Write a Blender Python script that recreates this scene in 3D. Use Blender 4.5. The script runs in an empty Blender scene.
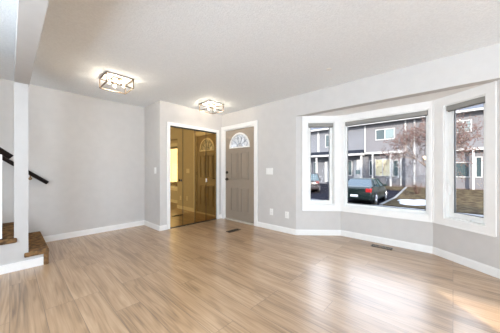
import bpy, bmesh, math, random
from mathutils import Vector, Matrix
random.seed(7)
C = bpy.context.scene.collection
S = bpy.context.scene

# ------------------------------------------------------------ camera
YAW = 0.7433
cam_d = bpy.data.cameras.new('camera'); cam = bpy.data.objects.new('camera', cam_d); C.objects.link(cam)
cam.location = (0, 0, 1.136)
cam.rotation_euler = (math.pi/2, 0, YAW - math.pi/2)
cam_d.sensor_width = 36; cam_d.lens = 36*220.86/500; cam_d.shift_y = 3.7/500
cam_d.clip_start = .02; cam_d.clip_end = 200
S.camera = cam

# ------------------------------------------------------------ world, sun, added fill lamps at unseen openings, exposure
w = bpy.data.worlds.new('sky'); S.world = w; w.use_nodes = True
nt = w.node_tree; bg = nt.nodes['Background']
tc = nt.nodes.new('ShaderNodeTexCoord'); sp = nt.nodes.new('ShaderNodeSeparateXYZ'); cr = nt.nodes.new('ShaderNodeValToRGB')
nt.links.new(tc.outputs['Generated'], sp.inputs[0]); nt.links.new(sp.outputs[2], cr.inputs[0]); nt.links.new(cr.outputs[0], bg.inputs[0])
cr.color_ramp.elements[0].color = (.95, .97, 1, 1); cr.color_ramp.elements[1].color = (.62, .76, 1, 1)
bg.inputs[1].default_value = 4.6

def lamp(name, kind, loc, energy, color=(1, 1, 1), **k):
    d = bpy.data.lights.new(name, kind); d.energy = energy; d.color = color
    for a, b in k.items(): setattr(d, a, b)
    o = bpy.data.objects.new(name, d); C.objects.link(o); o.location = loc
    return o
ELEV = math.radians(19.3)
sun = lamp('sun', 'SUN', (0, 0, 20), 11, (1, .93, .82), angle=math.radians(.6))
sd = Vector((.735*math.cos(ELEV), .678*math.cos(ELEV), -math.sin(ELEV)))
sun.rotation_euler = sd.to_track_quat('-Z', 'Y').to_euler()
WL, YR = -1.6, -5.6      # left and rear wall planes
a1 = lamp('patio_fill', 'AREA', (WL-.02, -4.7, 1.05), 185, (.74, .87, 1), shape='RECTANGLE', size=1.6, size_y=2.0)  # added fill lamp standing in for light through an unseen patio opening
a1.rotation_euler = (math.pi/2+.55, 0, -math.pi/2)
a2 = lamp('rear_fill', 'AREA', (1.0, YR-.02, 1.3), 180, (.74, .87, 1), shape='RECTANGLE', size=4.2, size_y=1.8)  # added fill lamp at an invented rear window, brightens the room
a2.rotation_euler = (math.pi/2+.55, 0, 0)
a3 = lamp('side_fill', 'AREA', (WL-.02, .9, 1.4), 108, (.74, .87, 1), shape='RECTANGLE', size=1.9, size_y=1.3)  # added fill lamp at an invented left window, evens out the light
a3.rotation_euler = (math.pi/2+.15, 0, -math.pi/2)
S.view_settings.view_transform = 'Standard'; S.view_settings.look = 'None'
S.view_settings.gamma = 1; S.view_settings.use_curve_mapping = False
S.view_settings.exposure = 0.31
S.cycles.use_denoising = True
S.cycles.max_bounces = 12; S.cycles.diffuse_bounces = 8; S.cycles.glossy_bounces = 5
S.cycles.transparent_max_bounces = 16
S.cycles.sample_clamp_indirect = 6
S.cycles.caustics_reflective = False; S.cycles.caustics_refractive = False

# ------------------------------------------------------------ materials
def mat(name, col, rough=.6, metal=0, spec=.5, var=None, scale=8, bump=None, emit=None, estr=0, clear=0, bscale=None, stretch=None):
    m = bpy.data.materials.new(name); m.use_nodes = True; n = m.node_tree; b = n.nodes['Principled BSDF']
    b.inputs['Base Color'].default_value = (*col, 1); b.inputs['Roughness'].default_value = rough
    b.inputs['Metallic'].default_value = metal; b.inputs['Specular IOR Level'].default_value = spec
    if clear: b.inputs['Coat Weight'].default_value = clear; b.inputs['Coat Roughness'].default_value = .05
    if emit: b.inputs['Emission Color'].default_value = (*emit, 1); b.inputs['Emission Strength'].default_value = estr
    t = n.nodes.new('ShaderNodeTexCoord'); mp = n.nodes.new('ShaderNodeMapping')
    n.links.new(t.outputs['Object'], mp.inputs[0])
    if stretch: mp.inputs['Scale'].default_value = stretch
    nz = n.nodes.new('ShaderNodeTexNoise'); nz.inputs['Scale'].default_value = scale; nz.inputs['Detail'].default_value = 4
    n.links.new(mp.outputs[0], nz.inputs[0])
    mx = n.nodes.new('ShaderNodeMix'); mx.data_type = 'RGBA'
    v = var or tuple(min(1, c*.97) for c in col)
    mx.inputs[6].default_value = (*col, 1); mx.inputs[7].default_value = (*v, 1)
    r = n.nodes.new('ShaderNodeValToRGB'); r.color_ramp.elements[0].position = .38; r.color_ramp.elements[1].position = .62
    n.links.new(nz.outputs[0], r.inputs[0]); n.links.new(r.outputs[0], mx.inputs[0]); n.links.new(mx.outputs[2], b.inputs['Base Color'])
    if bump:
        nb = n.nodes.new('ShaderNodeTexNoise'); nb.inputs['Scale'].default_value = bscale or scale; nb.inputs['Detail'].default_value = 3
        n.links.new(mp.outputs[0], nb.inputs[0])
        bp = n.nodes.new('ShaderNodeBump'); bp.inputs['Strength'].default_value = bump; bp.inputs['Distance'].default_value = .01
        n.links.new(nb.outputs[0], bp.inputs['Height']); n.links.new(bp.outputs[0], b.inputs['Normal'])
    return m

def glass_mat(name, tint=(1, 1, 1), refl=-.10, rough=0):
    m = bpy.data.materials.new(name); m.use_nodes = True; n = m.node_tree
    for x in list(n.nodes): n.nodes.remove(x)
    o = n.nodes.new('ShaderNodeOutputMaterial'); t = n.nodes.new('ShaderNodeBsdfTransparent'); g = n.nodes.new('ShaderNodeBsdfGlossy')
    t.inputs[0].default_value = (*tint, 1); g.inputs['Roughness'].default_value = rough
    f = n.nodes.new('ShaderNodeFresnel'); f.inputs[0].default_value = 1.2 + refl
    x = n.nodes.new('ShaderNodeMixShader')
    n.links.new(f.outputs[0], x.inputs[0]); n.links.new(t.outputs[0], x.inputs[1]); n.links.new(g.outputs[0], x.inputs[2]); n.links.new(x.outputs[0], o.inputs[0])
    return m

def plank_mat():
    m = bpy.data.materials.new('laminate planks'); m.use_nodes = True; n = m.node_tree; b = n.nodes['Principled BSDF']; L = n.links.new
    t = n.nodes.new('ShaderNodeTexCoord'); sep = n.nodes.new('ShaderNodeSeparateXYZ'); L(t.outputs['Object'], sep.inputs[0])
    cmb = n.nodes.new('ShaderNodeCombineXYZ'); L(sep.outputs[1], cmb.inputs[0]); L(sep.outputs[0], cmb.inputs[1])
    br = n.nodes.new('ShaderNodeTexBrick'); L(cmb.outputs[0], br.inputs[0])
    br.inputs['Scale'].default_value = 1; br.inputs['Brick Width'].default_value = 1.22; br.inputs['Row Height'].default_value = .19
    br.inputs['Mortar Size'].default_value = .0017; br.inputs['Mortar Smooth'].default_value = .3; br.offset = .37; br.offset_frequency = 3
    br.inputs['Color1'].default_value = (0, 0, 0, 1); br.inputs['Color2'].default_value = (1, 1, 1, 1); br.inputs['Mortar'].default_value = (.5, .5, .5, 1)
    # grain: long stretched noise offset by plank tone
    off = n.nodes.new('ShaderNodeVectorMath'); off.operation = 'MULTIPLY_ADD'; L(br.outputs[0], off.inputs[0])
    off.inputs[1].default_value = (7.3, 3.1, 5.7); L(cmb.outputs[0], off.inputs[2])
    mp = n.nodes.new('ShaderNodeMapping'); mp.inputs['Scale'].default_value = (.65, 9, 1); L(off.outputs[0], mp.inputs[0])
    wv = n.nodes.new('ShaderNodeTexNoise'); wv.inputs['Scale'].default_value = 1.3; wv.inputs['Detail'].default_value = 2; wv.inputs['Distortion'].default_value = .6; L(mp.outputs[0], wv.inputs[0])
    # rings from the noise -> cathedral figure
    ml = n.nodes.new('ShaderNodeMath'); ml.operation = 'MULTIPLY'; ml.inputs[1].default_value = 34; L(wv.outputs[0], ml.inputs[0])
    sn = n.nodes.new('ShaderNodeMath'); sn.operation = 'SINE'; L(ml.outputs[0], sn.inputs[0])
    mp2 = n.nodes.new('ShaderNodeMapping'); mp2.inputs['Scale'].default_value = (2, 60, 1); L(off.outputs[0], mp2.inputs[0])
    fn = n.nodes.new('ShaderNodeTexNoise'); fn.inputs['Scale'].default_value = 1.5; fn.inputs['Detail'].default_value = 4; L(mp2.outputs[0], fn.inputs[0])
    mp3 = n.nodes.new('ShaderNodeMapping'); mp3.inputs['Scale'].default_value = (.55, 6, 1); L(off.outputs[0], mp3.inputs[0])
    bl = n.nodes.new('ShaderNodeTexNoise'); bl.inputs['Scale'].default_value = 1.6; bl.inputs['Detail'].default_value = 3; L(mp3.outputs[0], bl.inputs[0])
    def mad(a, k, c):
        x = n.nodes.new('ShaderNodeMath'); x.operation = 'MULTIPLY_ADD'; L(a, x.inputs[0]); x.inputs[1].default_value = k
        if isinstance(c, float): x.inputs[2].default_value = c
        else: L(c, x.inputs[2])
        return x.outputs[0]
    bw = n.nodes.new('ShaderNodeSeparateColor'); L(br.outputs[0], bw.inputs[0])
    v = mad(sn.outputs[0], .085, -.06)
    v = mad(fn.outputs[0], .5, v)
    v = mad(bl.outputs[0], .52, v)
    v = mad(bw.outputs[0], .16, v)
    r = n.nodes.new('ShaderNodeValToRGB'); L(v, r.inputs[0])
    e = r.color_ramp.elements; e[0].position = .2; e[0].color = (.155, .088, .042, 1); e[1].position = .85; e[1].color = (.54, .375, .235, 1)
    q = e.new(.5); q.color = (.385, .242, .132, 1)
    mx = n.nodes.new('ShaderNodeMix'); mx.data_type = 'RGBA'; L(br.outputs[1], mx.inputs[0]); L(r.outputs[0], mx.inputs[6]); mx.inputs[7].default_value = (.14, .09, .06, 1)
    L(mx.outputs[2], b.inputs['Base Color'])
    b.inputs['Roughness'].default_value = .36; b.inputs['Specular IOR Level'].default_value = .9; b.inputs['Coat Weight'].default_value = .45; b.inputs['Coat Roughness'].default_value = .22; b.inputs['Coat IOR'].default_value = 1.6
    bp = n.nodes.new('ShaderNodeBump'); bp.inputs['Strength'].default_value = .08; bp.inputs['Distance'].default_value = .004
    L(fn.outputs[0], bp.inputs['Height']); L(bp.outputs[0], b.inputs['Normal'])
    return m

def siding_mat(name, col, pitch=.13):
    m = mat(name, col, .7, scale=1.5, var=tuple(c*.93 for c in col)); n = m.node_tree; b = n.nodes['Principled BSDF']
    t = n.nodes.new('ShaderNodeTexCoord'); s = n.nodes.new('ShaderNodeSeparateXYZ'); n.links.new(t.outputs['Object'], s.inputs[0])
    d = n.nodes.new('ShaderNodeMath'); d.operation = 'DIVIDE'; d.inputs[1].default_value = pitch; n.links.new(s.outputs[2], d.inputs[0])
    f = n.nodes.new('ShaderNodeMath'); f.operation = 'FRACT'; n.links.new(d.outputs[0], f.inputs[0])
    iv = n.nodes.new('ShaderNodeMath'); iv.operation = 'SUBTRACT'; iv.inputs[0].default_value = 1; n.links.new(f.outputs[0], iv.inputs[1])
    bp = n.nodes.new('ShaderNodeBump'); bp.inputs['Strength'].default_value = .8; bp.inputs['Distance'].default_value = .02
    n.links.new(iv.outputs[0], bp.inputs['Height']); n.links.new(bp.outputs[0], b.inputs['Normal'])
    return m

EXT = .12
M = dict(
    wall=mat('greige wall paint', (.605, .585, .565), .75, spec=.25, bump=.05, bscale=180),
    ceil=mat('knockdown ceiling', (.87, .905, .93), .9, spec=.1, bump=.55, bscale=75, scale=60, var=(.82, .855, .88)),
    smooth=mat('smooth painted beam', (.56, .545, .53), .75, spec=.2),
    trim=mat('white trim paint', (.86, .85, .83), .45, spec=.4),
    vinyl=mat('white vinyl', (.84, .84, .82), .4, spec=.4),
    floor=plank_mat(),
    door=mat('taupe door paint', (.33, .275, .22), .42, spec=.4),
    blackm=mat('black metal', (.015, .014, .013), .4),
    bronze=mat('dark bronze', (.05, .038, .03), .35, metal=.8),
    rail=mat('dark stained rail', (.012, .007, .006), .45, spec=.3),
    brass=mat('brass', (.26, .16, .08), .45, metal=.8),
    nickel=mat('warm brushed nickel', (.14, .105, .075), .45, metal=.5),
    plate=mat('white plastic', (.88, .87, .84), .35),
    slot=mat('dark slot', (.05, .05, .05), .6),
    carpet=mat('brown stair carpet', (.30, .17, .075), 1, spec=.05, var=(.12, .075, .045), scale=22, bump=.8, bscale=260),
    blind=mat('grey roller blind', (.30, .29, .27), .8),
    gasket=mat('dark gasket', (.06, .065, .07), .5),
    asphalt=mat('asphalt', (.013, .0135, .018), 1, spec=0, var=(.02, .02, .026), scale=3, bump=.4, bscale=60),
    concrete=mat('concrete', (.17, .17, .17), .85, var=(.14, .14, .14), scale=4),
    grass=mat('dormant lawn', (.085, .068, .042), 1, spec=0, var=(.045, .034, .025), scale=3.2, bump=.8, bscale=40),
    snow=mat('snow', (.5, .5, .52), .8, bump=.3, bscale=9),
    siding=siding_mat('grey siding', (.088, .085, .093)),
    siding2=siding_mat('blue grey siding', (.086, .089, .102)),
    shingle=mat('shingles', (.03, .036, .048), .9, var=(.045, .05, .065), scale=9),
    wtrim=mat('white exterior trim', (.30, .30, .30), .5),
    exdark=mat('foundation', (.10, .08, .075), .9),
    tealg=mat('dark window pane', (.03, .045, .05), .15, spec=.4),
    curt=mat('cream curtain', (.30, .28, .2), .9, emit=(1, .88, .55), estr=.12),
    blue=mat('light pane', (.10, .135, .14), .15, spec=.6),
    bark=mat('bark', (.085, .06, .048), .9, var=(.11, .08, .065), scale=14),
    berry=mat('red berries', (.10, .045, .035), .6, var=(.07, .03, .025), scale=3),
    carp=mat('dark green car paint', (.006, .014, .011), .3, spec=.3, clear=.25),
    carp2=mat('dark purple grey car paint', (.014, .011, .013), .3, spec=.2, clear=.15),
    cglass=mat('car glass', (.03, .05, .06), .08, spec=.6),
    rubber=mat('tyre', (.02, .02, .02), .8),
    alloy=mat('alloy', (.5, .5, .52), .35, metal=.7),
    tail2=mat('smoked tail light', (.08, .008, .008), .3),
    shingle2=mat('dark porch shingles', (.014, .016, .022), 1, spec=0, var=(.022, .025, .032), scale=9),
    tail=mat('tail light', (.5, .02, .02), .2, emit=(1, .05, .04), estr=.04),
    shrub=mat('dry shrub', (.06, .035, .025), 1, var=(.05, .025, .02), scale=4),
    vent_slat=mat('satin tan slats', (.42, .34, .26), .4),
    bulb=mat('lit bulb', (1, .95, .85), .3, emit=(1, .86, .62), estr=2.6),
    lantern=mat('lit lantern glass', (1, .8, .5), .3, emit=(1, .75, .4), estr=3),
)
M['mirror'] = mat('bronze tinted mirror', (.47, .295, .10), .015, metal=1, var=(.47, .295, .10))
M['glass'] = glass_mat('window glass')
M['fglass'] = glass_mat('clear fixture glass', (.98, .97, .95), .12)
def fan_glass():
    m = bpy.data.materials.new('frosted leaded glass'); m.use_nodes = True; n = m.node_tree
    for x in list(n.nodes): n.nodes.remove(x)
    o = n.nodes.new('ShaderNodeOutputMaterial'); t = n.nodes.new('ShaderNodeBsdfTransparent'); g = n.nodes.new('ShaderNodeBsdfTranslucent')
    g.inputs[0].default_value = (.66, .645, .62, 1); x = n.nodes.new('ShaderNodeMixShader')
    tc = n.nodes.new('ShaderNodeTexCoord'); nz = n.nodes.new('ShaderNodeTexNoise'); nz.inputs['Scale'].default_value = 9; n.links.new(tc.outputs['Object'], nz.inputs[0])
    r = n.nodes.new('ShaderNodeValToRGB'); r.color_ramp.elements[0].position = .48; r.color_ramp.elements[1].position = .6
    r.color_ramp.elements[0].color = (.02, .02, .02, 1); r.color_ramp.elements[1].color = (.25, .25, .25, 1)
    n.links.new(nz.outputs[0], r.inputs[0]); n.links.new(r.outputs[0], x.inputs[0])
    n.links.new(g.outputs[0], x.inputs[1]); n.links.new(t.outputs[0], x.inputs[2]); n.links.new(x.outputs[0], o.inputs[0])
    return m
M['fan'] = fan_glass()

# ------------------------------------------------------------ helpers
class MB:
    def __init__(s): s.bm = bmesh.new()
    def box(s, a, b, bev=0):
        a, b = Vector(a), Vector(b); c = (a+b)/2; d = b-a
        r = bmesh.ops.create_cube(s.bm, size=1, matrix=Matrix.Translation(c) @ Matrix.Diagonal((abs(d.x), abs(d.y), abs(d.z), 1)))
        if bev:
            es = {e for v in r['verts'] for e in v.link_edges}
            bmesh.ops.bevel(s.bm, geom=list(es), offset=bev, segments=2, affect='EDGES', profile=.6)
        return s
    def obox(s, origin, ux, uy, a, b, bev=0):
        """box in an oriented frame: ux, uy horizontal unit vectors, z up"""
        ox = Vector(origin); M4 = Matrix((( ux[0], uy[0], 0, ox.x), (ux[1], uy[1], 0, ox.y), (0, 0, 1, ox.z), (0, 0, 0, 1)))
        n0 = set(s.bm.verts); s.box(a, b, bev)
        bmesh.ops.transform(s.bm, matrix=M4, verts=[v for v in s.bm.verts if v not in n0])
        return s
    def tube(s, p, q, r, r2=None, n=10, caps=True):
        if not caps:
            p, q = Vector(p), Vector(q); r2 = r if r2 is None else r2
            a = (q-p).orthogonal().normalized(); b = (q-p).normalized().cross(a); R = []
            for c, k in ((p, r), (q, r2)): R.append([s.bm.verts.new(c+(a*math.cos(2*math.pi*i/n)+b*math.sin(2*math.pi*i/n))*k) for i in range(n)])
            for i in range(n): s.bm.faces.new((R[0][i], R[0][(i+1) % n], R[1][(i+1) % n], R[1][i]))
            return s
        p, q = Vector(p), Vector(q); d = q-p; r2 = r if r2 is None else r2
        m = Matrix.Translation((p+q)/2) @ d.to_track_quat('Z', 'Y').to_matrix().to_4x4()
        bmesh.ops.create_cone(s.bm, cap_ends=caps, segments=n, radius1=r, radius2=r2, depth=d.length, matrix=m)
        return s
    def ball(s, c, r, sub=2, sc=(1, 1, 1)):
        bmesh.ops.create_icosphere(s.bm, subdivisions=sub, radius=r, matrix=Matrix.Translation(c) @ Matrix.Diagonal((*sc, 1)))
        return s
    def prism(s, pts, z0, z1):
        """vertical prism over a plan polygon"""
        lo = [s.bm.verts.new((x, y, z0)) for x, y in pts]; hi = [s.bm.verts.new((x, y, z1)) for x, y in pts]
        s.bm.faces.new(lo[::-1]); s.bm.faces.new(hi); n = len(pts)
        for i in range(n): s.bm.faces.new((lo[i], lo[(i+1) % n], hi[(i+1) % n], hi[i]))
        return s
    def extr(s, pts, d):
        """extrude a 3D polygon by vector d"""
        d = Vector(d); lo = [s.bm.verts.new(p) for p in pts]; hi = [s.bm.verts.new(Vector(p)+d) for p in pts]
        s.bm.faces.new(lo[::-1]); s.bm.faces.new(hi); n = len(pts)
        for i in range(n): s.bm.faces.new((lo[i], lo[(i+1) % n], hi[(i+1) % n], hi[i]))
        return s
    def loft(s, rings, closed=True):
        R = [[s.bm.verts.new(p) for p in r] for r in rings]
        for a, b in zip(R, R[1:]):
            n = len(a)
            for i in range(n if closed else n-1): s.bm.faces.new((a[i], a[(i+1) % n], b[(i+1) % n], b[i]))
        if closed: s.bm.faces.new(R[0][::-1]); s.bm.faces.new(R[-1])
        return s
    def build(s, name, m, parent=None, smooth=False, bev=0):
        if parent is not None:
            bpy.context.view_layer.update()
            bmesh.ops.transform(s.bm, matrix=parent.matrix_world.inverted(), verts=s.bm.verts)
        bmesh.ops.recalc_face_normals(s.bm, faces=s.bm.faces)
        me = bpy.data.meshes.new(name); s.bm.to_mesh(me); s.bm.free(); me.materials.append(M[m] if isinstance(m, str) else m)
        o = bpy.data.objects.new(name, me); C.objects.link(o); o.parent = parent
        if smooth:
            for p in me.polygons: p.use_smooth = True
        return o
def thing(name, label, cat, loc, group=None, rz=0):
    o = bpy.data.objects.new(name, None); C.objects.link(o); o.location = loc; o.rotation_euler = (0, 0, rz)
    o.empty_display_size = .1
    return tag(o, label, cat, group)
def tag(o, label, cat, group=None, kind=None):
    o['label'] = label; o['category'] = cat
    if group: o['group'] = group
    if kind: o['kind'] = kind
    return o
def struct(o): o['kind'] = 'structure'; return o
def copy_tree(o, parent=None):
    c = o.copy(); C.objects.link(c)
    if parent is not None: c.parent = parent
    for ch in list(o.children): copy_tree(ch, c)
    return c

H = 2.44; XF, YB, YC, XC = 3.402, 4.734, 4.037, 1.90
A_, B_, C_, D_ = (XF, 2.03), (3.905, 1.44), (3.905, .20), (XF, -.47)
T = .13

# ------------------------------------------------------------ setting
struct(MB().prism([(WL-.1, YR-.1), (XF+.1, YR-.1), (XF+.1, D_[1]), (C_[0]+.1, C_[1]-.05), (B_[0]+.1, B_[1]+.05), (XF+.1, A_[1]), (XF+.1, YB+.1), (WL-.1, YB+.1)], -.1, 0).build('floor', 'floor'))
struct(MB().box((WL-.1, YR-.1, H), (XF+.15, YB+.1, H+.12)).build('ceiling', 'ceil'))
struct(MB().box((WL-.1, YB, 0), (XF+.13, YB+T, H)).build('wall_back', 'wall'))
# closet bump-out: side face and front face with opening
struct(MB().box((XC, YC+.09, 0), (XC+.09, YB, H)).build('wall_closet_side', 'wall'))
m = MB(); m.box((XC, YC, 0), (2.10, YC+.09, H)); m.box((3.25, YC, 0), (XF, YC+.09, H)); m.box((2.10, YC, 2.005), (3.25, YC+.09, H))
struct(m.build('wall_closet_front', 'wall'))
# front wall: door opening, above bay, right of bay
DY0, DY1, DZ = 3.0, 3.94, 2.065
m = MB(); m.box((XF, DY1, 0), (XF+T, YB, H)); m.box((XF, A_[1], 0), (XF+T, DY0, H)); m.box((XF, DY0, DZ), (XF+T, DY1, H))
m.box((XF, D_[1], 2.085), (XF+T, A_[1], H)); m.box((XF, YR, 0), (XF+T, D_[1], H))
struct(m.build('wall_front', 'wall'))
# rear and left walls with unseen openings added for the sun and fill lamps
m = MB(); m.box((WL, YR-T, 0), (-1.15, YR, H)); m.box((3.15, YR-T, 0), (XF+T, YR, H)); m.box((-1.15, YR-T, 0), (3.15, YR, .35)); m.box((-1.15, YR-T, 2.2), (3.15, YR, H))
struct(m.build('wall_rear', 'wall'))
PY0, PY1, PZ = -5.5, -3.86, 2.12
m = MB(); m.box((WL-T, YR-T, 0), (WL, PY0, H)); m.box((WL-T, PY0, PZ), (WL, PY1, H))
m.box((WL-T, PY1, 0), (WL, -.1, H)); m.box((WL-T, 1.9, 0), (WL, YB+T, H)); m.box((WL-T, -.1, 0), (WL, 1.9, .75)); m.box((WL-T, -.1, 2.1), (WL, 1.9, H))
struct(m.build('wall_left', 'wall'))

def frame_of(p, q):
    p, q = Vector((*p, 0)), Vector((*q, 0)); ux = (q-p).normalized(); uy = Vector((-ux.y, ux.x, 0))
    if uy.x < 0: uy = -uy            # outward, away from the room
    return p, ux, uy, (q-p).length
segs = [(A_, B_, (.20, .667), (.523, 1.975)), (B_, C_, (.053, 1.200), (.51, 1.98)), (C_, D_, (.146, .593), (.515, 1.975))]
m = MB()
for i, (p, q, (s0, s1), (z0, z1)) in enumerate(segs):
    o, ux, uy, L = frame_of(p, q); e0 = 0 if i == 0 else -.05; e1 = L if i == 2 else L+.05
    e0, e1 = 0, L
    m.obox(o, ux, uy, (e0, 0, -.05), (s0, T, 2.10)); m.obox(o, ux, uy, (s1, 0, -.05), (e1, T, 2.10))
    m.obox(o, ux, uy, (s0, 0, -.05), (s1, T, z0)); m.obox(o, ux, uy, (s0, 0, z1), (s1, T, 2.10))
struct(m.build('wall_bay', 'wall'))
struct(MB().prism([(XF+T, D_[1]-.02), (C_[0]+.15, C_[1]-.10), (B_[0]+.15, B_[1]+.10), (XF+T, A_[1]+.02)], 2.085, 2.16).build('trim_1', 'trim'))   # bay soffit
# dropped beam
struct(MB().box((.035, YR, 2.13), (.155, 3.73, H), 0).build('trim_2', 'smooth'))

# baseboards
BH, BT = .095, .014
def base(name, *runs):
    m = MB()
    for p, q in runs:
        p, q = Vector((*p, 0)), Vector((*q, 0)); ux = (q-p).normalized(); uy = Vector((-ux.y, ux.x, 0)); L = (q-p).length
        m.obox(p, ux, uy, (0, 0, 0), (L, BT, BH-.012)); m.obox(p, ux, uy, (0, 0, BH-.012), (L, BT*.6, BH))
    struct(m.build(name, 'trim'))
base('baseboard_back', ((XC, YB), (.34, YB)))     # uy must point to the room
base('baseboard_closet_side', ((XC, YC), (XC, YB)))
base('baseboard_closet_front', ((2.035, YC), (XC-BT, YC)), ((XF, YC), (3.317, YC)))
base('baseboard_front', (A_, (XF, 2.915)), )
base('baseboard_bay', (B_, A_), (C_, B_), (D_, C_))
base('baseboard_front_right', ((XF, -5.5), D_))

# ------------------------------------------------------------ front door
d1 = struct(bpy.data.objects.new('door_1', None)); C.objects.link(d1); d1.location = (XF, 3.47, 0)
m = MB()
W = .085
m.box((XF-.018, DY0-W, 0), (XF, DY0, DZ+W), .004); m.box((XF-.018, DY1, 0), (XF, YC-.002, DZ+W), .004); m.box((XF-.018, DY0, DZ), (XF, DY1, DZ+W), .004)
m.box((XF, DY0, 0), (XF+T, DY0+.018, DZ)); m.box((XF, DY1-.018, 0), (XF+T, DY1, DZ)); m.box((XF, DY0+.018, DZ-.018), (XF+T, DY1-.018, DZ))
m.build('door_casing', 'trim', d1)
MB().box((XF-.012, DY0+.018, 0), (XF+T, DY1-.018, .026), .005).build('threshold', mat('bright threshold', (.62, .56, .48), .4), d1)
DX = XF+.022   # room-side face of the leaf
y0, y1, z0, z1 = DY0+.02, DY1-.02, .03, DZ-.02
FC, FR, FZ = 3.467, .292, 1.65
# leaf with fan opening: build strip fan around half circle
m = MB(); n = 24
arc = [(FC+FR*math.cos(math.pi*i/n), FZ+FR*math.sin(math.pi*i/n)) for i in range(n+1)]
def leaf(xa, xb):
    for (ya, yb, za, zb) in ((y0, y1, z0, FZ), (y0, FC-FR, FZ, z1), (FC+FR, y1, FZ, z1)):
        m.box((xa, ya, za), (xb, yb, zb))
    for (pa, pb) in zip(arc, arc[1:]):
        m.extr([(xa, pa[0], pa[1]), (xa, pb[0], pb[1]), (xa, pb[0], z1), (xa, pa[0], z1)], (xb-xa, 0, 0))
leaf(DX, DX+.044)
m.build('door_leaf', 'door', d1)
for (ya, yb, za, zb) in ((3.50, 3.735, .93, 1.53), (3.185, 3.42, .93, 1.53), (3.50, 3.735, .215, .745), (3.185, 3.42, .215, .745)):
    m = MB(); f = .018
    for a, b in (((ya, za), (yb, za+f)), ((ya, zb-f), (yb, zb)), ((ya, za+f), (ya+f, zb-f)), ((yb-f, za+f), (yb, zb-f))):
        m.box((DX-.016, a[0], a[1]), (DX, b[0], b[1]), .006)
    m.box((DX-.009, ya+.045, za+.045), (DX, yb-.05, zb-.05), .005)
    m.build('raised_panel', 'door', d1)
m = MB()
for (r0, r1, dx) in ((FR-.012, FR+.022, .014),):
    a0 = [(FC+r0*math.cos(math.pi*i/n), FZ+r0*math.sin(math.pi*i/n)) for i in range(n+1)]
    a1_ = [(FC+r1*math.cos(math.pi*i/n), FZ+r1*math.sin(math.pi*i/n)) for i in range(n+1)]
    for i in range(n):
        m.extr([(DX-dx, *a0[i]), (DX-dx, *a0[i+1]), (DX-dx, *a1_[i+1]), (DX-dx, *a1_[i])], (dx+.03, 0, 0))
m.box((DX-.014, FC-FR-.022, FZ-.024), (DX+.03, FC+FR+.022, FZ+.006), .003)
fr = m.build('fanlight_frame', 'trim', d1)
m = MB()
for i in range(n): m.extr([(DX+.015, FC, FZ), (DX+.015, *arc[i]), (DX+.015, *arc[i+1])], (.006, 0, 0))
m.build('fanlight_pane', 'fan', fr)
m = MB()
for k in (1, 2, 3, 4):
    t = math.pi*k/5; m.tube((DX+.012, FC+.07*math.cos(t), FZ+.07*math.sin(t)), (DX+.012, FC+FR*math.cos(t), FZ+FR*math.sin(t)), .007, n=6)
for i in range(10):
    t, u = math.pi*i/10, math.pi*(i+1)/10
    m.tube((DX+.012, FC+.08*math.cos(t), FZ+.08*math.sin(t)), (DX+.012, FC+.08*math.cos(u), FZ+.08*math.sin(u)), .008, n=6)
for k in range(5):
    t0 = math.pi*k/5; prev = None
    for j in range(9):
        t = t0+math.pi/5*j/8; r = .17+.07*math.sin(math.pi*j/8); pt = (DX+.012, FC+r*math.cos(t), FZ+r*math.sin(t))
        if prev: m.tube(prev, pt, .006, n=5)
        prev = pt
m.build('lead_tracery', mat('lead came', (.30, .31, .33), .5), fr)
m = MB(); m.tube((DX, 3.865, 1.085), (DX-.018, 3.865, 1.085), .032, n=20); m.tube((DX-.018, 3.865, 1.085), (DX-.028, 3.865, 1.085), .02, n=16); m.box((DX-.042, 3.859, 1.07), (DX-.026, 3.871, 1.10), .002)
m.build('deadbolt', 'bronze', d1)
m = MB(); m.tube((DX, 3.865, .93), (DX-.014, 3.865, .93), .033, n=20); m.tube((DX-.01, 3.865, .93), (DX-.05, 3.865, .93), .011, n=12); m.box((DX-.062, 3.765, .92), (DX-.045, 3.878, .94), .006)
m.build('lever_handle', 'bronze', d1)
for z in (.25, 1.05, 1.84):
    MB().tube((DX-.008, DY0+.014, z-.045), (DX-.008, DY0+.014, z+.045), .007, n=10).build('hinge', 'nickel', d1)

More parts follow.
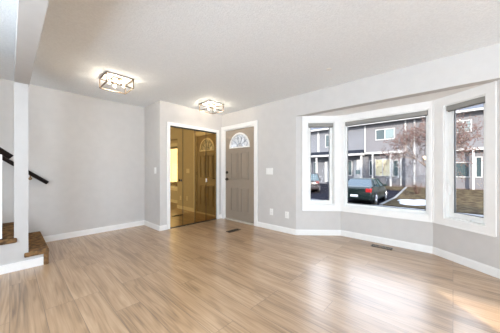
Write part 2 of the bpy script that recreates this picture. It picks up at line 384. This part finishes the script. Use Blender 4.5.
# ------------------------------------------------------------ closet opening and mirrored bifold doors
CX0, CX1, CZ = 2.10, 3.25, 2.005
cc = MB(); W2 = .062
cc.box((CX0-W2, YC-.016, 0), (CX0, YC, CZ+W2), .004); cc.box((CX1, YC-.016, 0), (CX1+W2, YC, CZ+W2), .004); cc.box((CX0, YC-.016, CZ), (CX1, YC, CZ+W2), .004)
struct(cc.build('trim_3', 'trim'))
m = MB(); m.box((CX0, YC+.012, CZ-.022), (CX1, YC+.045, CZ)); m.box((CX0, YC+.005, 0), (CX1, YC+.045, .012))
struct(m.build('trim_4', 'blackm'))
struct(MB().box((XC+.09, YC+.3, 0), (XF, YC+.32, H)).build('wall_closet_inner', 'wall'))
pw = (CX1-CX0-.012)/4
for side, lab in ((0, 'left pair of bronze mirrored bifold closet panels with small black knob'), (1, 'right pair of bronze mirrored bifold panels reflecting the front door, with white knob')):
    xa = CX0+.004+side*(2*pw+.004)
    t = thing('closet_door', lab, 'closet door', (xa+pw, YC+.03, .014), 'mirrored bifold closet doors')
    for k in (0, 1):
        x0_, x1_ = xa+k*pw+.001, xa+(k+1)*pw-.001; ang = 0
        pn = MB().box((x0_+.004, YC+.018, .018), (x1_-.004, YC+.024, CZ-.027)).build('mirror_panel', 'mirror', t)
        m = MB()
        m.box((x0_, YC+.016, .014), (x0_+.004, YC+.036, CZ-.023)); m.box((x1_-.004, YC+.016, .014), (x1_, YC+.036, CZ-.023))
        m.box((x0_+.004, YC+.016, .014), (x1_-.004, YC+.036, .018)); m.box((x0_+.004, YC+.016, CZ-.027), (x1_-.004, YC+.036, CZ-.023)); m.box((x0_+.004, YC+.0245, .018), (x1_-.004, YC+.036, CZ-.027))
        m.build('edge_frame', 'bronze', pn)
    kx = xa+pw-.02*(1-side) if side == 0 else xa+pw
    kx = 2.335 if side == 0 else 2.967
    m = MB()
    if side == 0: m.tube((kx, YC+.018, .93), (kx, YC-.012, .93), .009, n=12).ball((kx, YC-.016, .93), .017, 2, (1, .7, 1.5))
    else: m.box((kx-.014, YC+.004, .875), (kx+.014, YC+.018, .955), .005)
    m.build('knob', 'blackm' if side == 0 else 'plate', t)

# ------------------------------------------------------------ bay windows
def window(idx, p, q, srange, zrange, casing, casement):
    o, ux, uy, L = frame_of(p, q); (s0, s1), (z0, z1) = srange, zrange
    c0, c1 = casing
    r = struct(bpy.data.objects.new('window_%d' % idx, None)); C.objects.link(r); r.location = o + ux*(s0+s1)/2 + Vector((0, 0, z0))
    B = lambda m, a, b, bev=0: m.obox(o, ux, uy, a, b, bev)
    zb, zt = .425, 2.083
    m = MB(); t = -.017
    B(m, (c0, t, zb), (s0, 0, zt), .003); B(m, (s1, t, zb), (c1, 0, zt), .003); B(m, (s0, t, zb), (s1, 0, z0), .003); B(m, (s0, t, z1), (s1, 0, zt), .003)
    # back band ridge
    B(m, (c0, t-.006, zb), (c0+.016, t, zt)); B(m, (c1-.016, t-.006, zb), (c1, t, zt)); B(m, (c0+.016, t-.006, zb), (c1-.016, t, zb+.016)); 
    m.build('window_casing', 'trim', r)
    m = MB(); j = .014; dp = T+.005
    B(m, (s0, -.002, z0), (s0+j, dp, z1)); B(m, (s1-j, -.002, z0), (s1, dp, z1)); B(m, (s0+j, -.002, z0), (s1-j, dp, z0+j)); B(m, (s0+j, -.002, z1-j), (s1-j, dp, z1))
    m.build('window_frame', 'vinyl', r)
    a0, a1_, b0, b1 = s0+j, s1-j, z0+j, z1-j
    sw = .052 if casement else .026
    d0, d1_ = (.055, .10) if casement else (.045, .09)
    m = MB()
    B(m, (a0, d0, b0), (a0+sw, d1_, b1), .004); B(m, (a1_-sw, d0, b0), (a1_, d1_, b1), .004); B(m, (a0+sw, d0, b0), (a1_-sw, d1_, b0+sw+.012), .004); B(m, (a0+sw, d0, b1-sw), (a1_-sw, d1_, b1), .004)
    sash = m.build('sash', 'vinyl', r)
    g0, g1, h0, h1 = a0+sw, a1_-sw, b0+sw+.012, b1-sw
    m = MB(); k = .007 if casement else .005; y_ = d0+.012
    B(m, (g0, y_, h0), (g0+k, y_+.02, h1)); B(m, (g1-k, y_, h0), (g1, y_+.02, h1)); B(m, (g0+k, y_, h0), (g1-k, y_+.02, h0+k)); B(m, (g0+k, y_, h1-k), (g1-k, y_+.02, h1))
    m.build('gasket', 'gasket', sash)
    m = MB(); B(m, (g0+k, y_+.008, h0+k), (g1-k, y_+.012, h1-k)); m.build('pane', 'glass', sash)
    if casement:
        cs = (g0+g1)/2
        m = MB(); B(m, (cs-.05, .02, z0+j), (cs+.05, .054, z0+j+.016), .005); B(m, (cs-.045, .008, z0+j+.016), (cs+.02, .022, z0+j+.026), .004)
        m.build('crank_handle', 'vinyl', r)
        hs = a0+.012 if idx == 3 else a1_-.012
        m = MB(); B(m, (hs-.009, .03, z0+.30), (hs+.009, .056, z0+.42), .004); B(m, (hs-.006, .018, z0+.33), (hs+.006, .032, z0+.47), .004)
        m.build('latch_lever', 'vinyl', r)
    # roller blind is a thing of its own
    labs = {1: 'grey rolled-up roller blind at top of left bay window', 2: 'long grey rolled-up roller blind across wide centre bay window', 3: 'grey rolled-up roller blind at top of right bay window'}
    bl = thing('roller_blind', labs[idx], 'blind', o+ux*(s0+s1)/2+uy*.028+Vector((0, 0, b1-.07)), 'rolled-up roller blinds')
    m = MB(); B(m, (a0+.003, .006, b1-.062), (a1_-.003, .046, b1-.001), .006); m.build('cassette', 'blind', bl)
    m = MB(); B(m, (a0+.012, .018, b1-.075), (a1_-.012, .034, b1-.0625), .004); m.build('bottom_bar', mat('blind bar', (.16, .16, .155), .6), bl)
window(1, *segs[0], (.105, .765), True)
window(2, *segs[1], (.006, 1.234), False)
window(3, *segs[2], (.006, .681), True)

# ------------------------------------------------------------ small fittings
def plate_at(name, label, cat, face, y, z, w, h, outlets=0, rockers=0, group=None):
    """face 'x': on the plane x=XF facing -x;  'c': closet side plane x=XC facing -x"""
    X = XF if face == 'x' else XC
    t = thing(name, label, cat, (X, y, z), group)
    MB().box((X-.007, y-w/2, z-h/2), (X, y+w/2, z+h/2), .003).build('cover_plate', 'plate', t)
    for k in range(rockers):
        yy = y+(k-(rockers-1)/2)*.046
        MB().box((X-.012, yy-.016, z-.033), (X-.007, yy+.016, z+.033), .002).build('rocker', 'plate', t)
    for k in range(outlets):
        zz = z+(k-.5)*.04
        f = MB().box((X-.0095, y-.017, zz-.015), (X-.007, y+.017, zz+.015), .002).build('socket', 'plate', t)
        m = MB(); m.box((X-.0102, y-.009, zz-.005), (X-.0095, y-.006, zz+.007)); m.box((X-.0102, y+.006, zz-.005), (X-.0095, y+.009, zz+.007)); m.build('slot', 'slot', f)
    return t
plate_at('light_switch', 'wide white double switch plate on wall right of front door', 'light switch', 'x', 2.612, 1.116, .165, .125, rockers=3)
plate_at('light_switch', 'white single switch plate on narrow closet side wall', 'light switch', 'c', 4.22, 1.13, .075, .12, rockers=1)
plate_at('wall_outlet', 'white wall outlet nearest the front door', 'outlet', 'x', 2.566, .338, .075, .12, outlets=2, group='low outlets on front wall')
plate_at('wall_outlet', 'white wall outlet nearest the bay window corner', 'outlet', 'x', 2.216, .325, .075, .12, outlets=2, group='low outlets on front wall')

def vent(label, x0, x1, yA, yB, across):
    t = thing('floor_vent', label, 'floor vent', ((x0+x1)/2, (yA+yB)/2, 0), 'floor registers')
    m = MB(); f = .022
    m.box((x0, yA, 0), (x1, yA+f, .005), .0015); m.box((x0, yB-f, 0), (x1, yB, .005), .0015); m.box((x0, yA+f, 0), (x0+f, yB-f, .005), .0015); m.box((x1-f, yA+f, 0), (x1, yB-f, .005), .0015)
    m.build('rim', 'bronze', t)
    m = MB(); m.box((x0+f, yA+f, 0), (x1-f, yB-f, .001)); m.build('duct_opening', 'blackm', t)
    m = MB(); N = 12
    for i in range(N):
        if across == 'y':
            yy = yA+f+(yB-yA-2*f)*(i+.5)/N; m.box((x0+f, yy-.003, .001), (x1-f, yy+.003, .004))
        else:
            xx = x0+f+(x1-x0-2*f)*(i+.5)/N; m.box((xx-.003, yA+f, .001), (xx+.003, yB-f, .004))
    m.build('louvre', M['vent_slat'] if across == 'y' else M['bronze'], t)
vent('dark metal floor register in front of the entry door', 2.70, 2.99, 2.98, 3.09, 'x')
vent('dark framed floor register below the wide bay window', 3.655, 3.765, .64, .91, 'y')
tag(MB().tube((2.785, 1.177, H-.006), (2.785, 1.177, H), .035, n=24).build('ceiling_disc', 'plate', None), 'small round white detector on the bare ceiling', 'disc')  # plain white disc, purpose unknown

# ------------------------------------------------------------ ceiling lights
def ceiling_light(label, cx, cy):
    s = .165; zt, zb = H-.004, H-.135
    t = thing('ceiling_light', label, 'ceiling light', (cx, cy, H), 'square flush ceiling lights')
    MB().box((cx-.06, cy-.06, H-.02), (cx+.06, cy+.06, H), .004).build('canopy', 'nickel', t)
    m = MB(); r = .006
    P = [(cx-s, cy-s), (cx+s, cy-s), (cx+s, cy+s), (cx-s, cy+s)]
    for i in range(4):
        (xa, ya), (xb, yb) = P[i], P[(i+1) % 4]
        for z in (zt-.004, zb): m.box((min(xa, xb)-r, min(ya, yb)-r, z-r), (max(xa, xb)+r, max(ya, yb)+r, z+r))
        m.box((xa-r, ya-r, zb), (xa+r, ya+r, zt))
    m.build('frame', 'nickel', t)
    for (dx, dy) in ((-1, 0), (1, 0), (0, -1), (0, 1)):
        bx, by = cx+dx*.095, cy+dy*.095
        arm = MB().tube((cx+dx*.05, cy+dy*.05, H-.03), (bx, by, H-.03), .005, n=8).tube((bx, by, H-.03), (bx, by, H-.06), .011, n=10).tube((cx+dx*.05, cy+dy*.05, H-.03), (cx+dx*.05, cy+dy*.05, H-.018), .005, n=8).build('arm', 'nickel', t)
        b = MB().ball((bx, by, H-.082), .021, 2, (1, 1, 1.25)).build('bulb', 'bulb', t, True)
    l = lamp('lamp_glow', 'POINT', (0, 0, -.085), 12, (1, .86, .68), shadow_soft_size=.045); l.parent = t
ceiling_light('square metal and glass ceiling light nearer the stairs', 1.03, 3.525)
ceiling_light('square metal and glass ceiling light nearer the entry door', 2.69, 3.505)

# ------------------------------------------------------------ stairs, post, rails
YS = 3.63
st = thing('staircase', 'brown carpeted stairs with white side panel rising to the left', 'stairs', (-.4, 4.18, 0))
NX, RUN, RISE = .325, .265, .19
N = 7
for k in range(N):
    xn = NX-k*RUN; z = RISE*(k+1); xe = max(xn-RUN-.03, (WL+.02))
    yf = YS+.012 if k else YS-.02
    m = MB()
    ylo = YS+.105
    xcut = .147 if k == 0 else None
    # tread with rounded nosing
    m.box((xe, ylo, z-.058), (xn, YB-.001, z), .018)
    m.box((xe, ylo, z-RISE), (xn-.028, YB-.001, z-.02))
    # side wrap over the skirt
    xs0 = .112 if k == 0 else xn-RUN+.05
    if k == 0:
        m.box((.147, YS-.028, z-.058), (xn, ylo+.03, z), .016); m.box((.112, YS-.03, z-.058), (.165, YS-.002, z-.004), .012)
        m.box((xn-.049, YS-.026, 0), (xn-.004, ylo+.05, z-.02), .012)
    else:
        m.box((max(xs0-.03, (WL+.02)), YS-.03, z-.058), (xn-.004, YS-.002, z-.002), .016)
        if xn < .02: m.box((max(xe, (WL+.02)), YS-.02, z-.058), (xn, ylo+.03, z), .015)
    m.build('carpeted_step', 'carpet', st)
m = MB()
pts = [(NX-.05, 0)]
for k in range(N):
    xe_ = lambda j: {0: NX-.05, 1: .033}.get(j, NX-.02-j*RUN)
    pts += [(xe_(k), RISE*(k+1)-.03), (xe_(k+1), RISE*(k+1)-.03)]
pts = [(max(x, (WL+.02)), z) for x, z in pts]; pts.append(((WL+.02), 0))
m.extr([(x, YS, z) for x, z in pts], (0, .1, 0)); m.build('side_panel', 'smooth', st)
m = MB(); m.box(((WL+.02), YS-.014, 0), (NX-.05, YS, .095), .003); m.build('baseboard', 'trim', st)
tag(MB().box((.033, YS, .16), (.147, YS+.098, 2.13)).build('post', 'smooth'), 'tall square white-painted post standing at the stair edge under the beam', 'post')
def rail(label, x0, z0, slope, x1, y, w, brackets, group=None):
    t = thing('handrail', label, 'handrail', (x0, y, z0), group)
    z1_ = z0+(x0-x1)*slope
    d = Vector((x1-x0, 0, z1_-z0)).normalized(); u = Vector((-d.z, 0, d.x))
    if u.z < 0: u = -u
    rings = []
    for s_ in (0, 1):
        c = Vector((x0, y, z0)) if s_ == 0 else Vector((x1, y, z1_))
        rings.append([c+u*(w*1.05*math.sin(a))+Vector((0, w*math.cos(a), 0)) for a in [2*math.pi*i/14 for i in range(14)]])
    MB().loft(rings).build('rail', 'rail', t, True)
    for bx in brackets:
        bz = z0+(x0-bx)*slope
        m = MB(); m.tube((bx, YB, bz-.08), (bx, YB-.012, bz-.08), .022, n=16); m.tube((bx, YB-.008, bz-.08), (bx, y, bz-.07), .008, n=8); m.tube((bx, y, bz-.075), (bx, y, bz-.02), .008, n=8)
        m.build('bracket', 'brass', t)
    return t
rail('dark round wall handrail ending right of the post on brass bracket', .40, .936, .80, WL+.05, YB-.065, .026, [.21, -1.0])
rail('dark thick handrail fixed to left side of the white post', .012, 1.280, .86, WL+.02, YS+.045, .029, [])
bx = -.075
zb_ = RISE*(int((NX-bx)/RUN)+1)
tag(MB().box((bx-.018, YS+.027, zb_), (bx+.018, YS+.063, 1.265+(.03-bx)*.86-.048)).build('baluster', 'trim'), 'slim white baluster under the thick handrail at left edge', 'baluster')

# ------------------------------------------------------------ our own building's upper storey and neighbours (shade for the street side), added sun-blocking wall
struct(MB().box((-3.5, -2.4, -.8), (-3.35, 4.5, 3.2)).build('wall_sun_block', 'siding2'))  # unseen wall added to keep the sun out of the left window opening
struct(MB().box((WL-.13, -12, 2.62), (XF+.13, 14, 5.6)).build('wall_upper', 'siding2'))
struct(MB().box((WL-.13, YB+.2, -.8), (XF+.13, 14, 2.62)).build('wall_neighbour_left', 'siding2'))
struct(MB().box((WL-.13, -12, -.8), (XF+.13, YR-.2, 2.62)).build('wall_neighbour_right', 'siding2'))

# ------------------------------------------------------------ street side
def gz(x): return -.75 if x < 17.5 else -.75+(x-17.5)*.09
def slab(name, m_, x0, x1, ya, yb, dz=0, thick=.3, nx=2):
    m = MB(); xs = sorted({x0, x1, *( [17.5] if x0 < 17.5 < x1 else [])})
    for a, b in zip(xs, xs[1:]):
        m.extr([(a, ya, gz(a)+dz), (b, ya, gz(b)+dz), (b, ya, gz(b)+dz-thick), (a, ya, gz(a)+dz-thick)], (0, yb-ya, 0))
    return m.build(name, m_)
struct(slab('ground', 'asphalt', 4.2, 24, -24, 30, -.02))
struct(slab('pavement', 'concrete', 9.0, 13.5, -24, 30, 0, .02))
tag(slab('lawn', 'grass', 13.52, 22.46, -24, 2.78, .05, .07), 'patchy brown winter lawn in front of the grey townhouse', 'lawn', kind='stuff')
struct(slab('kerb', 'concrete', 13.52, 22.3, 2.78, 2.93, .07, .09))
tag(slab('lawn', 'grass', 20.8, 22.44, 3.0, 5.9, .04, .06), 'small strip of grass below the yellow-lit picture window', 'lawn', kind='stuff')
m = MB()
for (x, y, r) in ((15.2, 1.55, .75), (16.0, 1.9, .6), (14.7, 1.7, .5), (15.9, 1.0, .65), (16.6, 1.3, .5)):
    m.ball((x, y, gz(x)+.05), r, 3, (1, 1, .14))
tag(m.build('snow_patch', 'snow', None, True), 'white patch of melting snow on the lawn', 'snow', kind='stuff')

XH = 22.5
def townhouse(name, label, ya, yb, fill):
    t = thing(name, label, 'building', (XH, (ya+yb)/2, -.3))
    fill(t, ya, yb); return t
def win(t, y0, y1, z0, z1, x, kind, mull=0, light=None):
    m = MB(); f = .07
    m.box((x-.05, y0, z0), (x, y0+f, z1)); m.box((x-.05, y1-f, z0), (x, y1, z1)); m.box((x-.05, y0+f, z0), (x, y1-f, z0+f)); m.box((x-.05, y0+f, z1-f), (x, y1-f, z1))
    for k in range(mull):
        yy = y0+(y1-y0)*(k+1)/(mull+1); m.box((x-.045, yy-.03, z0+f), (x, yy+.03, z1-f))
    fr_ = m.build('window', 'wtrim', t)
    MB().box((x-.02, y0+f, z0+f), (x-.01, y1-f, z1-f)).build('pane', kind, fr_)
    return fr_
def porch(t, ya, yb, zf=2.52, zr=3.0, xo=21.7, roof=True):
    MB().box((xo, ya, zf), (XH+.2, yb, zf+.2)).build('porch_fascia', 'wtrim', t)
    if roof:
        m = MB(); m.extr([(xo-.05, ya, zf+.2), (XH+.12, ya, zf+.2), (XH+.12, ya, zr+.12)], (0, yb-ya, 0)); m.build('porch_roof', 'shingle2', t)
def vtrim(t, y, z0, z1, w=.11, x=XH): MB().box((x-.06, y-w/2, z0), (x, y+w/2, z1)).build('corner_trim', 'wtrim', t)
def mainroof(t, ya, yb):
    MB().extr([(XH-.5, ya, 5.42), (XH+6, ya, 8.0), (XH+6, ya, 5.42)], (0, yb-ya, 0)).build('roof', 'shingle', t)
    MB().box((XH-.56, ya, 5.30), (XH-.44, yb, 5.44)).build('gutter', 'wtrim', t)
    MB().box((XH-.44, ya, 5.32), (XH+.1, yb, 5.40)).build('soffit', 'wtrim', t)
# --- right-hand house: siding, upper window, picture window, sidelight
def house_a(t, ya, yb):
    m = MB(); m.box((XH+.35, 2.94, -.3), (XH+6, yb, 2.7)); m.box((XH, ya, -.1), (XH+6, 2.94, 2.7)); m.box((XH, ya, 2.7), (XH+6, yb, 5.4)); m.build('wall', 'siding', t)
    MB().box((XH-.03, ya, -.55), (XH+.1, 2.94, -.1)).build('foundation', 'exdark', t)
    MB().box((XH+.32, 2.94, -.55), (XH+.4, yb, -.12)).build('foundation', 'exdark', t)
    mainroof(t, ya, yb)
    win(t, 3.69, 5.19, 3.83, 4.80, XH, 'tealg', 1)
    MB().box((XH-.024, 3.76, 3.90), (XH-.021, 4.40, 4.73)).build('roller_shade', 'blue', t)
    win(t, 4.06, 5.31, .58, 2.16, XH+.35, 'curt', 1)
    win(t, 3.44, 3.93, .55, 2.05, XH+.35, 'tealg')
    win(t, 5.49, 5.80, .62, 2.05, XH+.35, 'tealg')
    MB().box((XH-.06, 2.94, 2.62), (XH+.35, yb, 2.80)).build('porch_fascia', 'wtrim', t)
    for y, z0_, z1_ in ((2.94, 2.7, 5.3), (6.055, 2.75, 5.3), (2.33, -.1, 5.3)): vtrim(t, y, z0_, z1_)
    for y in (4.00, 5.42): MB().box((XH-.05, y-.06, -.33), (XH+.06, y+.06, 2.62)).build('porch_post', 'wtrim', t)
    vtrim(t, 3.30, -.2, 2.62, .09, XH+.35)
    l = MB().box((XH-.12, 1.62, 2.0), (XH, 1.78, 2.25), .02).build('wall_lantern', 'lantern', t)
townhouse('townhouse', 'grey-sided townhouse with cream-curtained picture window and upper window', 1.0, 6.12, house_a)
def house_b(t, ya, yb):
    m = MB(); m.box((XH+.35, ya, -.3), (XH+6, yb, 2.6)); m.box((XH, ya, 2.6), (XH+6, yb, 5.4)); m.build('wall', 'siding2', t)
    mainroof(t, ya, yb); porch(t, ya, yb)
    # door
    m = MB(); m.box((XH+.28, 6.37, -.15), (XH+.35, 7.16, 2.12)); dr = m.build('front_door', 'wtrim', t)
    MB().box((XH+.26, 6.58, .75), (XH+.28, 6.95, 1.15)).build('door_window', 'blue', dr)
    win(t, 7.3, 7.75, .6, 2.1, XH+.35, 'tealg')
    win(t, 9.30, 9.90, 3.52, 4.86, XH, 'tealg')
    for y in (6.22, 8.9, 10.6): MB().box((21.85, y-.07, gz(21.9)), (21.99, y+.07, 2.52)).build('porch_post', 'wtrim', t)
    vtrim(t, 10.66, 3.1, 5.3, .2)
    win(t, 10.92, 11.42, .55, 2.05, XH+.35, 'tealg')
    MB().box((XH+.28, 9.45, -.12), (XH+.35, 10.1, 2.08)).build('front_door', 'wtrim', t)
townhouse('townhouse', 'blue-grey townhouse with white front door and dark shingled porch roof', 6.12, 24, house_b)
def house_c(t, ya, yb):
    m = MB(); m.box((XH+.35, ya, -.2), (XH+6, yb, 2.65)); m.box((XH, ya, 2.65), (XH+6, yb, 5.4)); m.build('wall', 'siding', t)
    MB().box((XH+.32, ya, -.55), (XH+.4, yb, -.2)).build('foundation', 'exdark', t)
    mainroof(t, ya, yb)
    MB().box((XH-.06, ya, 2.58), (XH+.35, yb, 2.76)).build('porch_fascia', 'wtrim', t)
    for y in (-1.08, .9): MB().box((XH-.05, y-.06, -.25), (XH+.07, y+.06, 2.58)).build('porch_post', 'wtrim', t)
    win(t, -.93, -.1, .6, 1.75, XH+.35, 'tealg')
    win(t, -1.55, -1.18, .6, 2.12, XH+.35, 'tealg')
    win(t, -1.0, -.1, 3.9, 4.8, XH, 'blue', 1)
townhouse('townhouse', 'grey townhouse behind the bare tree, seen through right bay window', -18, 1.0, house_c)

# ------------------------------------------------------------ vehicles (nose away from us, along +x)
def vehicle(name, label, cat, xr, yc, zg, Ln, Wd, Ht, paint, suv=False):
    t = thing(name, label, cat, (xr+Ln/2, yc, zg))
    hw = Wd/2
    def ring(x, zb, zt, wb, wt, n=6):
        # rounded section, symmetrical
        pts = [(-wb*.93, zb), (-wb, zb+.1), (-wb*1.0, (zb+zt)/2), (-wt, zt-.04), (-wt*.9, zt), (wt*.9, zt), (wt, zt-.04), (wb*1.0, (zb+zt)/2), (wb, zb+.1), (wb*.93, zb)]
        return [Vector((xr+x, yc+a, zg+z)) for a, z in pts]
    k = Ht/1.43
    if suv:
        prof = [(0, .42, .95, .86), (.06, .30, 1.02, .95), (.5, .22, 1.05, 1), (1.4, .2, 1.04, 1), (2.9, .2, 1.03, 1), (3.5, .22, 1.0, .98), (4.3, .28, .90, .92), (Ln, .38, .78, .78)]
        gh = [(.12, 1.0, .90, .90), (.30, 1.56, .78, .74), (.6, 1.64, .76, .74), (2.2, 1.64, .77, .74), (2.5, 1.60, .78, .72), (3.35, 1.0, .92, .90)]
    else:
        prof = [(0, .42, .86, .84), (.05, .30, .96, .92), (.35, .22, 1.0, .97), (1.0, .2, .98, 1), (1.9, .19, .93, 1), (3.1, .19, .92, 1), (3.6, .2, .88, .98), (4.3, .27, .76, .9), (Ln, .36, .62, .74)]
        gh = [(.42, .96, .84, .84), (1.12, 1.36, .66, .62), (1.5, Ht, .63, .6), (2.2, Ht, .65, .6), (2.5, 1.38, .68, .62), (3.35, .90, .86, .84)]
    MB().loft([ring(x, zb, zt, hw*wf, hw*wf*.94) for x, zb, zt, wf in prof]).build('body', paint, t, True)
    def gring(x, zt, wb, wt):
        zb = .88 if not suv else .98
        return [Vector((xr+x, yc+a*hw/.9, zg+z)) for a, z in ((-wb, zb), (-wt, max(zt-.02, zb+.005)), (-wt*.85, max(zt, zb+.01)), (wt*.85, max(zt, zb+.01)), (wt, max(zt-.02, zb+.005)), (wb, zb))]
    cab = MB().loft([gring(*g) for g in gh]).build('window_glass', 'cglass', t)
    # roof panel and pillars
    a, b = gh[1], gh[-2]
    rp = MB().loft([[Vector((xr+x, yc+y, zg+z)) for y, z in ((-w_*hw/.9, zz-.03), (-w_*.8*hw/.9, zz+.012), (w_*.8*hw/.9, zz+.012), (w_*hw/.9, zz-.03))] for (x, zz, _, w_) in gh[1:-1]])
    rp.build('roof', paint, t, True)
    for s in (-1, 1):
        for g0, g1_ in ((gh[0], gh[1]), (gh[-2], gh[-1])):
            MB().tube((xr+g0[0], yc+s*g0[3 if g0 is gh[0] else 3]*hw/.9, zg+g0[1]), (xr+g1_[0], yc+s*g1_[3]*hw/.9, zg+g1_[1]), .035, n=6).build('pillar', paint, t)
        xm = (gh[2][0]+gh[3][0])/2+.25
        MB().tube((xr+xm, yc+s*.86*hw/.9, zg+.93), (xr+xm, yc+s*.63*hw/.9, zg+gh[2][1]-.02), .03, n=6).build('pillar', paint, t)
    R_ = .32 if not suv else .36
    for xw in (.92, .92+2.68):
        for s in (-1, 1):
            yy = yc+s*(hw-.10)
            wm = MB().tube((xr+xw, yy-s*.1, zg+R_), (xr+xw, yy+s*.105, zg+R_), R_, n=28).build('wheel', 'rubber', t)
            m = MB().tube((xr+xw, yy+s*.09, zg+R_), (xr+xw, yy+s*.112, zg+R_), R_*.66, n=24)
            for q in range(5):
                an = q*2*math.pi/5; m.tube((xr+xw, yy+s*.118, zg+R_), (xr+xw+R_*.6*math.cos(an), yy+s*.114, zg+R_+R_*.6*math.sin(an)), .03, n=6)
            m.build('rim', 'alloy', wm)
        for s in (-1, 1):
            MB().tube((xr+xw, yc+s*(hw-.03), zg+R_+.01), (xr+xw, yc+s*(hw+.008), zg+R_+.01), R_+.055, n=28).build('wheel_arch', 'rubber', t)
    for s in (-1, 1):
        z0_ = .70 if not suv else .80
        MB().box((xr-.015, min(yc+s*hw*.64, yc+s*hw*.94), zg+z0_), (xr+.22, max(yc+s*hw*.64, yc+s*hw*.955), zg+z0_+.2), .03).build('tail_light', 'tail2' if suv else 'tail', t)
        MB().box((xr+2.95, min(yc+s*hw, yc+s*(hw+.16)), zg+.92), (xr+3.08, max(yc+s*hw, yc+s*(hw+.16)), zg+1.06), .03).build('side_mirror', paint, t)
        MB().box((xr+1.45, yc+s*(hw+.0)-.012, zg+.78), (xr+1.62, yc+s*(hw)+.012, zg+.81), .006).build('door_handle', paint, t)
    MB().box((xr-.07, yc-hw*.9, zg+.32), (xr+.12, yc+hw*.9, zg+.55), .05).build('rear_bumper', paint, t)
    MB().box((xr-.075, yc-.2, zg+.43), (xr+.02, yc+.2, zg+.55), .006).build('licence_plate', 'plate', t)
    return t
vehicle('car', 'dark green sedan with white plate parked outside the centre window', 'car', 12.85, 4.02, -.75, 4.65, 1.78, 1.40, 'carp')
vehicle('car', 'dark parked car seen through the left bay window', 'car', 17.0, 9.65, -.75, 4.6, 1.85, 1.64, 'carp2', True)
bpy.data.objects['car'].scale.x = .89; bpy.data.objects['car'].location.x -= .2
suv = bpy.data.objects['car.001']; suv.location = (18.73, 9.85, -.75); suv.rotation_euler.z = math.radians(27)

# ------------------------------------------------------------ tree and shrub
def tree(label, x, y, z, h, seed, spread):
    rnd = random.Random(seed); t = thing('bare_tree', label, 'tree', (x, y, z))
    tm, tw = MB(), MB(); tips = []
    def grow(p, d, L, r, lev):
        m = tm if lev < 2 else tw; n = 6 if lev < 2 else (4 if lev < 3 else 3); steps = 3; q = p
        for s_ in range(steps):
            d = (d + Vector((rnd.uniform(-.16, .16), rnd.uniform(-.16, .16), rnd.uniform(-.04, .13)))).normalized()
            e = q + d*L/steps; m.tube(q, e, r*(1-.2*s_), r*(1-.2*(s_+1)), n=n, caps=False); q = e
            if lev >= 4: tips.append(q.copy())
        if lev >= 5: return
        kids = (5, 5, 4, 4, 4)[lev]
        for k in range(kids):
            an = 2*math.pi*(k+rnd.random()*.7)/kids; tilt = rnd.uniform(.45, .95) if lev < 3 else rnd.uniform(.4, 1.2)
            side = d.cross(Vector((math.cos(an), math.sin(an), .2))).normalized()
            nd = (d*math.cos(tilt)+side*math.sin(tilt)*spread); nd.z += .1
            grow(q if rnd.random() < .7 else p+(q-p)*rnd.uniform(.6, 1), nd.normalized(), L*rnd.uniform(.6, .85), max(r*.52, .008), lev+1)
    grow(Vector((x, y, z)), Vector((.02, .03, 1)).normalized(), h*.28, .13, 0)
    tm.build('trunk', 'bark', t); tw.build('twigs', 'bark', t)
    m = MB()
    for p in tips:
        if rnd.random() < .4:
            q = p+Vector((rnd.uniform(-.08, .08), rnd.uniform(-.08, .08), rnd.uniform(-.12, .04)))
            bmesh.ops.create_icosphere(m.bm, subdivisions=1, radius=rnd.uniform(.022, .04), matrix=Matrix.Translation(q))
    b = m.build('berries', 'berry', t); b['kind'] = 'stuff'
tree('bare tree with small red-brown berries on the lawn outside', 17.0, .62, -.71, 6.4, 5, 1.05)
def shrub(label, x, y, r, h):
    rnd = random.Random(int(x*31+y*7)); m = MB(); z = gz(x)+.04
    for i in range(34):
        an = rnd.uniform(0, 6.28); rr = r*rnd.random()
        p = Vector((x+math.cos(an)*rr*.25, y+math.sin(an)*rr*.25, z)); e = Vector((x+math.cos(an)*rr, y+math.sin(an)*rr, z+h*rnd.uniform(.5, 1)))
        m.tube(p, e, .012, .004, n=3, caps=False)
        for j in range(3):
            f = p.lerp(e, rnd.uniform(.4, 1)); m.tube(f, f+Vector((rnd.uniform(-.14, .14), rnd.uniform(-.14, .14), rnd.uniform(.04, .18))), .007, .002, n=3, caps=False)
    tag(m.build('dry_shrub', 'shrub'), label, 'shrub')
shrub('dry reddish twiggy shrub on the lawn right of the snow patch', 19.4, 1.85, .5, .9)
